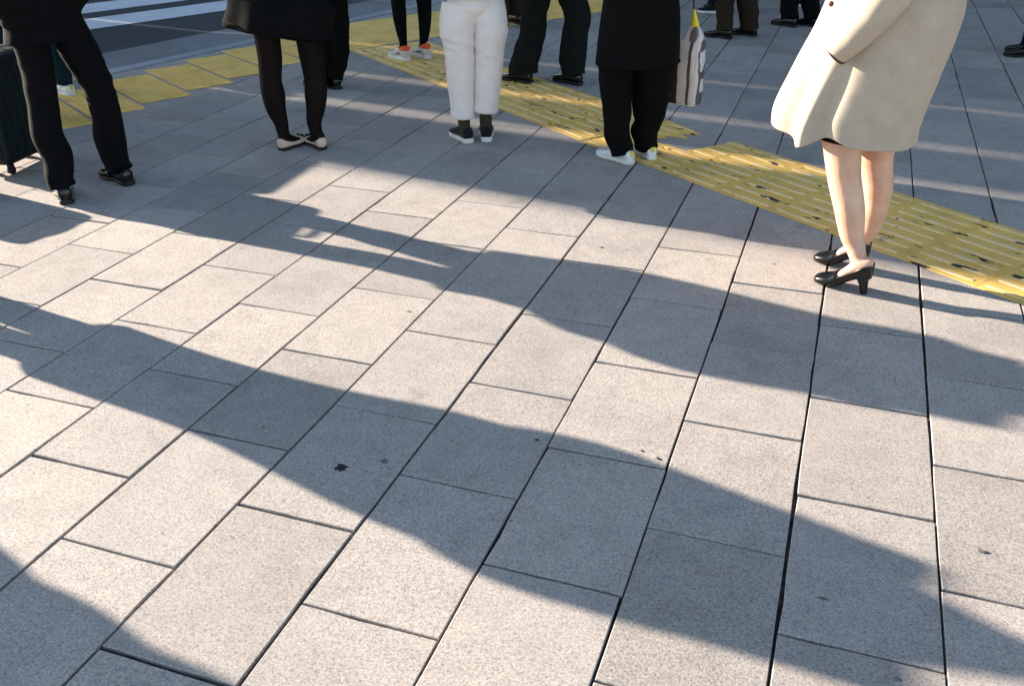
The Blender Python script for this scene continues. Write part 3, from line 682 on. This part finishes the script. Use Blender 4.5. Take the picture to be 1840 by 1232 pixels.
make_person('person in a flared black coat and black tights with two-tone beige flats', (-3.29, 5.17), 107, 1.62,
    [[(-3.387, 5.129, .075, .040), (-3.395, 5.121, .134, .042), (-3.396, 5.119, .167, .045), (-3.411, 5.105, .263, .063), (-3.414, 5.099, .355, .073), (-3.415, 5.092, .44, .068), (-3.402, 5.096, .58, .074), (-3.395, 5.09, .727, .081)],
     [(-3.225, 5.205, .075, .044), (-3.211, 5.215, .158, .047), (-3.196, 5.226, .25, .060), (-3.187, 5.233, .341, .071), (-3.184, 5.237, .425, .068), (-3.19, 5.236, .566, .076), (-3.20, 5.233, .714, .083)]],
    [((-3.385, 5.060), 80), ((-3.135, 5.165), 146)], 'tights', 'flat', .245, coat=(.745, .335, .22, 'blackcoat', (-.05, 0), .05), arms=('wide', 'wide'), bulk=1.25, legkind='tights', seed=2, hair='long', skirt=(.80, 1.0, .22, .17, 'black'))
make_person('person in wide black trousers half hidden behind the black tights', (-3.86, 6.76), 150, 1.74,
    [[(-3.98, 6.66, .10, .075), (-3.97, 6.66, .30, .09), (-3.95, 6.68, .55, .10)], [(-3.869, 6.715, .095, .066), (-3.864, 6.718, .208, .085), (-3.853, 6.724, .337, .094), (-3.845, 6.729, .505, .096), (-3.842, 6.731, .67, .096)]],
    [((-3.95, 6.60), 150), ((-3.835, 6.655), 150)], 'black', 'dress', .265, coat=(.72, .27, .19, 'blackcoat'), hem=[.07, .09], seed=8, arms=('pocket', 'pocket'))
make_person('person in black leggings and white running shoes with orange collars', (-3.76, 7.93), 140, 1.62,
    [[(-3.80, 7.83, .10, .036), (-3.821, 7.835, .174, .040), (-3.83, 7.833, .279, .052), (-3.837, 7.833, .398, .062), (-3.84, 7.834, .514, .066)], [(-3.66, 7.955, .10, .038), (-3.666, 7.962, .179, .043), (-3.659, 7.965, .266, .053), (-3.653, 7.966, .386, .062), (-3.654, 7.965, .503, .068)]],
    [((-3.755, 7.775), 148), ((-3.615, 7.915), 148)], 'black', 'runner', .262, coat=(.74, .23, .17, 'grey'), hem=[.095, .095], hemw=.036, wr=.001, seed=4, arms=('phone', 'phone'), hair='long')
make_person('person in white rolled-cuff trousers, olive socks and black canvas sneakers', (-2.28, 5.71), 122, 1.62,
    [[(-2.352, 5.648, .162, .071), (-2.354, 5.648, .282, .076), (-2.358, 5.646, .371, .082), (-2.357, 5.647, .459, .088), (-2.357, 5.647, .55, .091), (-2.361, 5.646, .636, .098), (-2.367, 5.644, .72, .108)],
     [(-2.216, 5.713, .197, .075), (-2.209, 5.715, .277, .079), (-2.202, 5.717, .366, .084), (-2.192, 5.721, .455, .086), (-2.187, 5.722, .546, .090), (-2.182, 5.724, .632, .095), (-2.175, 5.726, .717, .102)]],
    [((-2.285, 5.585), 137), ((-2.190, 5.650), 112)], 'white', 'canvas', .255, coat=(.93, .22, .16, 'grey'), hem=[.162, .197], wr=.0035, legscale=1.05, cuffs=True, sock='olive', seed=6, arms=('phone', 'phone'), hair='long')
make_person('person in charcoal trousers and black leather shoes behind the white trousers', (-2.30, 7.40), 155, 1.76,
    [[(-2.516, 7.338, .08, .115), (-2.507, 7.342, .124, .112), (-2.487, 7.351, .212, .11), (-2.458, 7.364, .32, .105), (-2.438, 7.374, .427, .103), (-2.431, 7.38, .533, .102)],
     [(-2.121, 7.415, .09, .095), (-2.122, 7.415, .134, .096), (-2.113, 7.418, .222, .105), (-2.11, 7.421, .33, .104), (-2.095, 7.428, .436, .10), (-2.095, 7.428, .541, .10)]],
    [((-2.43, 7.31), 166), ((-2.03, 7.365), 155)], 'darkgreen', 'dress', .29, coat=(.78, .25, .17, 'darkgreen'), hem=[.07, .07], hemw=.08, seed=11, arms=('down', 'pocket'), wr=.008)
PB = make_person('person in a long black coat, black trousers and white sneakers with yellow heel tabs', (-1.19, 5.59), 138, 1.74,
    [[(-1.274, 5.51, .088, .064), (-1.284, 5.514, .197, .074), (-1.289, 5.517, .285, .083), (-1.295, 5.52, .371, .088), (-1.302, 5.523, .456, .094), (-1.305, 5.525, .54, .10), (-1.305, 5.527, .623, .105)],
     [(-1.139, 5.644, .091, .067), (-1.137, 5.642, .176, .074), (-1.124, 5.643, .222, .083), (-1.118, 5.643, .267, .096), (-1.117, 5.641, .356, .108), (-1.114, 5.639, .444, .114), (-1.113, 5.637, .53, .117), (-1.112, 5.634, .615, .117)]],
    [((-1.175, 5.480), 150), ((-1.075, 5.610), 128)], 'black', 'white', .285, coat=(.605, .265, .20, 'blackcoat', (0, 0), .03), hem=[.062, .066], hemw=.070, seed=9, arms=('pocket', ((-1.00, 5.72, 1.24), (-.945, 5.755, 1.115))), wr=.008)
make_person('person in brown trousers and shiny black shoes near the top edge', (-1.12, 9.80), 160, 1.74,
    [[(-1.235, 9.712, .119, .07), (-1.237, 9.724, .227, .08), (-1.247, 9.737, .354, .085)], [(-1.014, 9.895, .10, .086), (-1.031, 9.887, .211, .094), (-1.06, 9.877, .342, .098)]],
    [((-1.15, 9.67), 162), ((-.935, 9.88), 160)], 'brown', 'dress', .29, coat=(.75, .25, .18, 'navy'), hem=[.075, .075], hemw=.075, seed=12)
l_, f_ = stand(-1.52, 11.22, 175)
make_person('person in white-soled sneakers behind the brown trousers', (-1.52, 11.22), 175, 1.7, l_, f_, 'navy', 'canvas', .27, coat=(.7, .25, .18, 'grey'), seed=13)
make_person('person in black trousers and boots standing left of the beige coat', (-.72, 10.62), 150, 1.75,
    [[(-.692, 10.58, .121, .09), (-.70, 10.59, .252, .089), (-.70, 10.6, .5, .09)], [(-.48, 10.64, .12, .085), (-.50, 10.64, .25, .088), (-.55, 10.64, .5, .09)]],
    [((-.605, 10.50), 150), ((-.385, 10.58), 150)], 'black', 'dress', .29, coat=(.7, .26, .19, 'blackcoat'), hem=[.075, .075], hemw=.075, seed=14)
l_, f_ = stand(-.55, 11.98, 172)
make_person('person whose white-soled sneaker shows beside the edge of the beige coat', (-.55, 11.98), 172, 1.7, l_, f_, 'navy', 'canvas', .27, coat=(.7, .25, .18, 'grey'), seed=15)
l_, f_ = stand(1.50, 9.70, 172)
make_person('person in brown shoes at the right edge of the view', (1.56, 9.70), 172, 1.72, l_, f_, 'black', 'dress', .28, coat=(.7, .25, .18, 'blackcoat'), seed=16)
l_, f_ = stand(-3.50, 9.78, 150)
make_person('person in brown trousers almost hidden behind the white trousers', (-3.50, 9.78), 150, 1.68, l_, f_, 'brown', 'dress', .27, coat=(.7, .25, .18, 'brown'), seed=17)

# --- the woman in the beige coat
LP = make_person('person in a bright beige knee-length coat, bare legs and black high heels', (.06, 4.16), 163, 1.66,
    [[(.158, 4.052, .145, .0365), (.136, 4.066, .199, .0425), (.113, 4.078, .246, .051), (.087, 4.087, .33, .061), (.060, 4.098, .424, .066), (.045, 4.105, .482, .068), (.033, 4.111, .541, .072), (.019, 4.119, .617, .078), (.011, 4.126, .679, .084)],
     [(.160, 4.272, .145, .0365), (.185, 4.262, .20, .043), (.190, 4.262, .25, .050), (.188, 4.257, .359, .060), (.183, 4.248, .439, .064), (.171, 4.241, .503, .066), (.163, 4.235, .553, .070), (.159, 4.228, .616, .074), (.153, 4.222, .666, .080)]],
    [((.222, 4.018), 163), ((.205, 4.262), 163)], None, 'pump', .237, legkind='bare', arms=(((.085, 3.99, 1.21), (-.02, 4.07, 1.06)), 'pocket'), voxel=.0065, hair='long', skirt=(.658, .98, .150, .170, 'black'), seed=1)
lb = Vector((.06, 4.16, 0)); LF = unit(163); LS = Vector((-LF.y, LF.x, 0))     # LS points towards the camera
def lady_coat():
    key = [(.010, 4.175, .653, .215, .305), (.008, 4.175, .713, .212, .305), (.024, 4.174, .797, .205, .302), (.062, 4.173, .937, .198, .290), (.100, 4.171, 1.072, .195, .278), (.125, 4.17, 1.20, .200, .262), (.125, 4.17, 1.30, .205, .225), (.11, 4.17, 1.36, .150, .150), (.09, 4.17, 1.41, .085, .085), (.08, 4.17, 1.45, .075, .075)]
    P = smooth_path(key, 7); rings = []; n = 120
    for i, (x, y, z, a, b) in enumerate(P):
        lo = max(0, 1-(z-.65)/.50); ring = []
        for j in range(n):
            q = 2*math.pi*j/n; qq = (q+math.pi) % (2*math.pi)-math.pi
            g = lambda c, w: math.exp(-((qq-c)/w)**2)
            k = .036*lo*g(.30, .12)-.030*lo*g(.07, .12)+.010*lo*g(-.50, .22)-.014*lo*g(-.85, .22)+.010*lo*g(.85, .25)-.012*lo*g(.58, .14)
            k += .005*lo*math.sin(6*q+1.0)+.004*noise.noise(Vector((q*2, z*7, 3)))
            dz = lo**2*(.030*max(0, math.sin(q))**2-.026*g(.34, .16)+.032*g(-.05, .20)-.006*g(-1.0, .4))
            p = Vector((x, y, z+dz))+LS*math.cos(q)*(a+k)+LF*math.sin(q)*(b+k*.9)
            ring.append(p)
        rings.append(ring)
    return loft(rings, cap=False)
ct = link('coat', fix_normals(mesh_of('coat', lady_coat(), lb)), 'beige', LP)
sm = ct.modifiers.new('cloth_thickness', 'SOLIDIFY'); sm.thickness = .006; sm.offset = -1
for rows in ([(.125, 4.04, 1.375, .080), (.105, 3.975, 1.27, .086), (.060, 3.965, 1.185, .076), (.005, 3.972, 1.10, .061), (-.062, 3.986, 1.012, .046)], [(.10, 4.31, 1.37, .08), (.13, 4.40, 1.25, .08), (.06, 4.40, 1.12, .066), (-.03, 4.36, 1.02, .05)]):
    sv = link('sleeve', fix_normals(mesh_of('sleeve', tube(rows, 36, 8, LF, wrinkle(21, .005, 14, 1.5)), lb)), 'beige', ct)
    e = Vector(rows[-1][:3]); d = (e-Vector(rows[-2][:3])).normalized()
    link('cuff_lining', mesh_of('cuff_lining', tube([(*(e-d*.004), .0475), (*(e+d*.004), .0475)], 30, 1, LF), lb), 'lining', sv)
bt = link('button', mesh_of('button', ball((-.108, 3.995, 1.20), .011, .006, .011, R(163)), lb), 'lining', ct)

# --- luggage and bags
def suitcase(x, y, rz, label, sc=1.0):
    e = bpy.data.objects.new('suitcase', None); C.objects.link(e); e.location = (x, y, 0); e.rotation_euler.z = R(rz); e.scale = (sc, sc*1.32 if sc > 1 else sc, sc)
    tag(e, label, 'suitcase', 'suitcases at the left edge')
    link('shell', bevelled('shell', box(0, 0, .375, .27, .46, .63), .055, 5), 'case', e)
    for k in range(6):
        for sx in (-1, 1): link('rib', bevelled('rib', box(sx*.136, -.165+.066*k, .375, .008, .028, .52), .0035, 2), 'case', e)
    link('zip_band', bevelled('zip_band', box(0, 0, .375, .022, .468, .638), .010, 2), 'blackrubber', e)
    for sx in (-1, 1):
        for sy in (-1, 1):
            w = link('wheel', mesh_of('wheel', tube([(sx*.09-.012, sy*.17, .026, .025), (sx*.09+.012, sy*.17, .026, .025)], 18, 1, (0, 1, 0))), 'blackrubber', e)
            link('fork', bevelled('fork', box(sx*.09, sy*.17, .048, .034, .03, .03), .006), 'blackrubber', w)
    h = link('handle', mesh_of('handle', tube([(0, -.09, .685, .009), (0, -.07, .697, .010), (0, .07, .697, .010), (0, .09, .685, .009)], 10, 4, (1, 0, 0))) if sc > 1 else mesh_of('handle', tube([(-.10, -.10, .66, .008), (-.10, -.10, .74, .008), (-.10, -.085, .772, .011), (-.10, 0, .78, .013), (-.10, .085, .772, .011), (-.10, .10, .74, .008), (-.10, .10, .66, .008)], 10, 4, (1, 0, 0))), 'metal', e)
    return e
suitcase(-4.80, 4.30, 8, 'dark teal hard-shell suitcase at the left edge beside the suited legs')
suitcase(-5.62, 5.02, 4, 'larger dark suitcase added behind the teal one at the left edge, widened to shade the slabs', 1.16)  # added case, made wide so its shadow fills the left slabs
def shopping_bag(x, y, rz):
    e = bpy.data.objects.new('shopping_bag', None); C.objects.link(e); e.location = (x, y, 0); e.rotation_euler.z = R(rz)
    tag(e, 'beige and dark brown printed shopping bag with a yellow top hanging beside the black trousers', 'shopping bag')
    rings = []; n = 40
    for z, a, b, cx in smooth_path([(.338, .098, .050, 0), (.345, .104, .060, 0), (.45, .108, .066, 0), (.56, .108, .064, 0), (.66, .103, .055, 0), (.700, .098, .045, .003), (.708, .066, .040, .030), (.74, .052, .030, .038), (.785, .028, .018, .036)], 5):
        ring = []
        for j in range(n):
            q = 2*math.pi*j/n; c, s = math.cos(q), math.sin(q)
            k = 1+.07*noise.noise(Vector((c*2, s*2, z*9)))
            ring.append((cx+a*k*math.copysign(abs(c)**.5, c), b*k*math.copysign(abs(s)**.5, s)*(1+.16*noise.noise(Vector((c*5, s*3, z*14)))), z))
        rings.append(ring)
    link('bag_body', fix_normals(mesh_of('bag_body', loft(rings))), 'bag', e)
    link('bag_top', fix_normals(mesh_of('bag_top', tube([(.036, 0, .775, .029, .018), (.036, 0, .80, .024, .015), (.030, 0, .84, .014, .010), (.024, 0, .878, .006, .006)], 20, 5, (0, 1, 0)))), 'bagyellow', e)
    link('bottom_fold', bevelled('bottom_fold', box(-.01, 0, .334, .19, .10, .012), .004), 'rubber', e)
    link('handle', mesh_of('handle', tube([(.024, 0, .87, .004), (.014, 0, .93, .004), (.0, .0, .985, .004), (.008, 0, 1.0, .004), (.026, 0, .95, .004)], 8, 4, (0, 1, 0))), 'black', e)
    return e
shopping_bag(-.935, 5.760, -14)

# --- people just outside the left edge, whose long shadows cross the slabs
l_, f_ = stand(-4.30, 2.74, 172, .10)
make_person('person out of view on the left whose wide shadow crosses the nearest slabs', (-4.30, 2.74), 172, 1.82, l_, f_, 'black', 'dress', .28, coat=(.52, .23, .19, 'blackcoat', (0, 0), .02), arms=('pocket', 'pocket'), bulk=1.42, seed=31, voxel=.02)
l_, f_ = stand(-5.30, 1.58, 175, .09)
make_person('person out of view on the left whose shadow fills the bottom left corner', (-5.30, 1.58), 175, 1.74, l_, f_, 'navy', 'dress', .28, coat=(.40, .30, .2, 'navy', (0, 0), .02), bulk=1.6, arms=('pocket', 'pocket'), seed=32, voxel=.02)
for (x, y, f, m, lab, sd_) in [(-9.5, 7.22, 170, 'navy', 'person added out of view on the crossing to block sun streaks, nearer to the kerb of the two', 41), (-9.6, 8.06, 165, 'grey', 'person added out of view on the crossing to block sun streaks, farther from the camera of the two', 42)]:  # added walkers, unseen, stop the sun streaks on the left
    l_, f_ = stand(x, y, f, .10, .12)
    for q in l_: q[:] = [(a, b, c-.04, d) for a, b, c, d in q]
    make_person(lab, (x, y), f, 1.76, l_, f_, 'black', 'dress', .28, coat=(.16, .30, .2, m, (0, 0), .02), arms=('down', 'down'), bulk=1.3, seed=sd_, voxel=.02).location.z = -.041
tb = bpy.data.objects.new('shadow_bag', None); C.objects.link(tb); tb.location = (-4.78, 3.66, 0); tb.rotation_euler.z = R(80)  # unseen bag added for the shadow it drops on the slabs
tag(tb, 'black bag added out of view on the left, its shadow ending on the slabs', 'bag')
link('bag_body', bevelled('bag_body', box(0, 0, .16, .46, .24, .30), .05, 4), 'black', tb)
link('strap', mesh_of('strap', tube([(-.16, 0, .30, .012), (-.10, 0, .325, .012), (0, 0, .332, .013), (.10, 0, .325, .012), (.16, 0, .30, .012)], 8, 4, (0, 1, 0))), 'black', tb)

# --- added unseen buildings across the road, placed to shade the far pavement
def building(y0, y1, h, label):
    e = bpy.data.objects.new('shade_building', None); C.objects.link(e); e.location = (-24, 0, 0)
    e.rotation_euler.z = R(-9); tag(e, label, 'building', 'added shade buildings across the road')
    w = y1-y0; c = (y0+y1)/2
    link('wall', mesh_of('wall', box(-6, c, h/2-.05, 12, w, h)), 'facade', e, smooth=False)
    for k in range(int(h/3.4)):
        link('window', bevelled('window', box(.03, c, 1.9+3.4*k, .12, w*.82, 1.7), .02, 1), 'glass', e, smooth=False)
    link('parapet', mesh_of('parapet', box(-6, c, h+.2, 12.3, w-.006, .5)), 'facade', e, smooth=False)
sb = bpy.data.objects.new('sky_blocker', None); C.objects.link(sb); sb.location = (16, 22, 0); tag(sb, 'long dark building added beyond the far pavement to block skylight, out of view', 'building')  # added unseen block, hides sky so the far pavement gets darker
link('wall', mesh_of('wall', box(0, 0, 12.95, 44, 9, 26)), 'facade', sb, smooth=False)
for k in range(6): link('window', bevelled('window', box(0, -4.52, 2.4+4.1*k, 42, .12, 2.4), .02, 1), 'glass', sb, smooth=False)
edge = lambda y: 3.598+y*0.9877      # lateral place of a line of shade that crosses the pavement at x = -1
BH = [24, 28, 22, 30, 26, 32]
for i, (a, b) in enumerate([(4.58, 5.81), (5.90, 6.68), (6.735, 7.78), (7.815, 30.0)]):  # gaps between the added blocks set where sun streaks fall
    building(edge(a), edge(b), BH[i], ['nearest narrow', 'narrowest', 'second narrowest', 'widest'][i]+' tiled building added across the road to cast shade, out of view on the left')
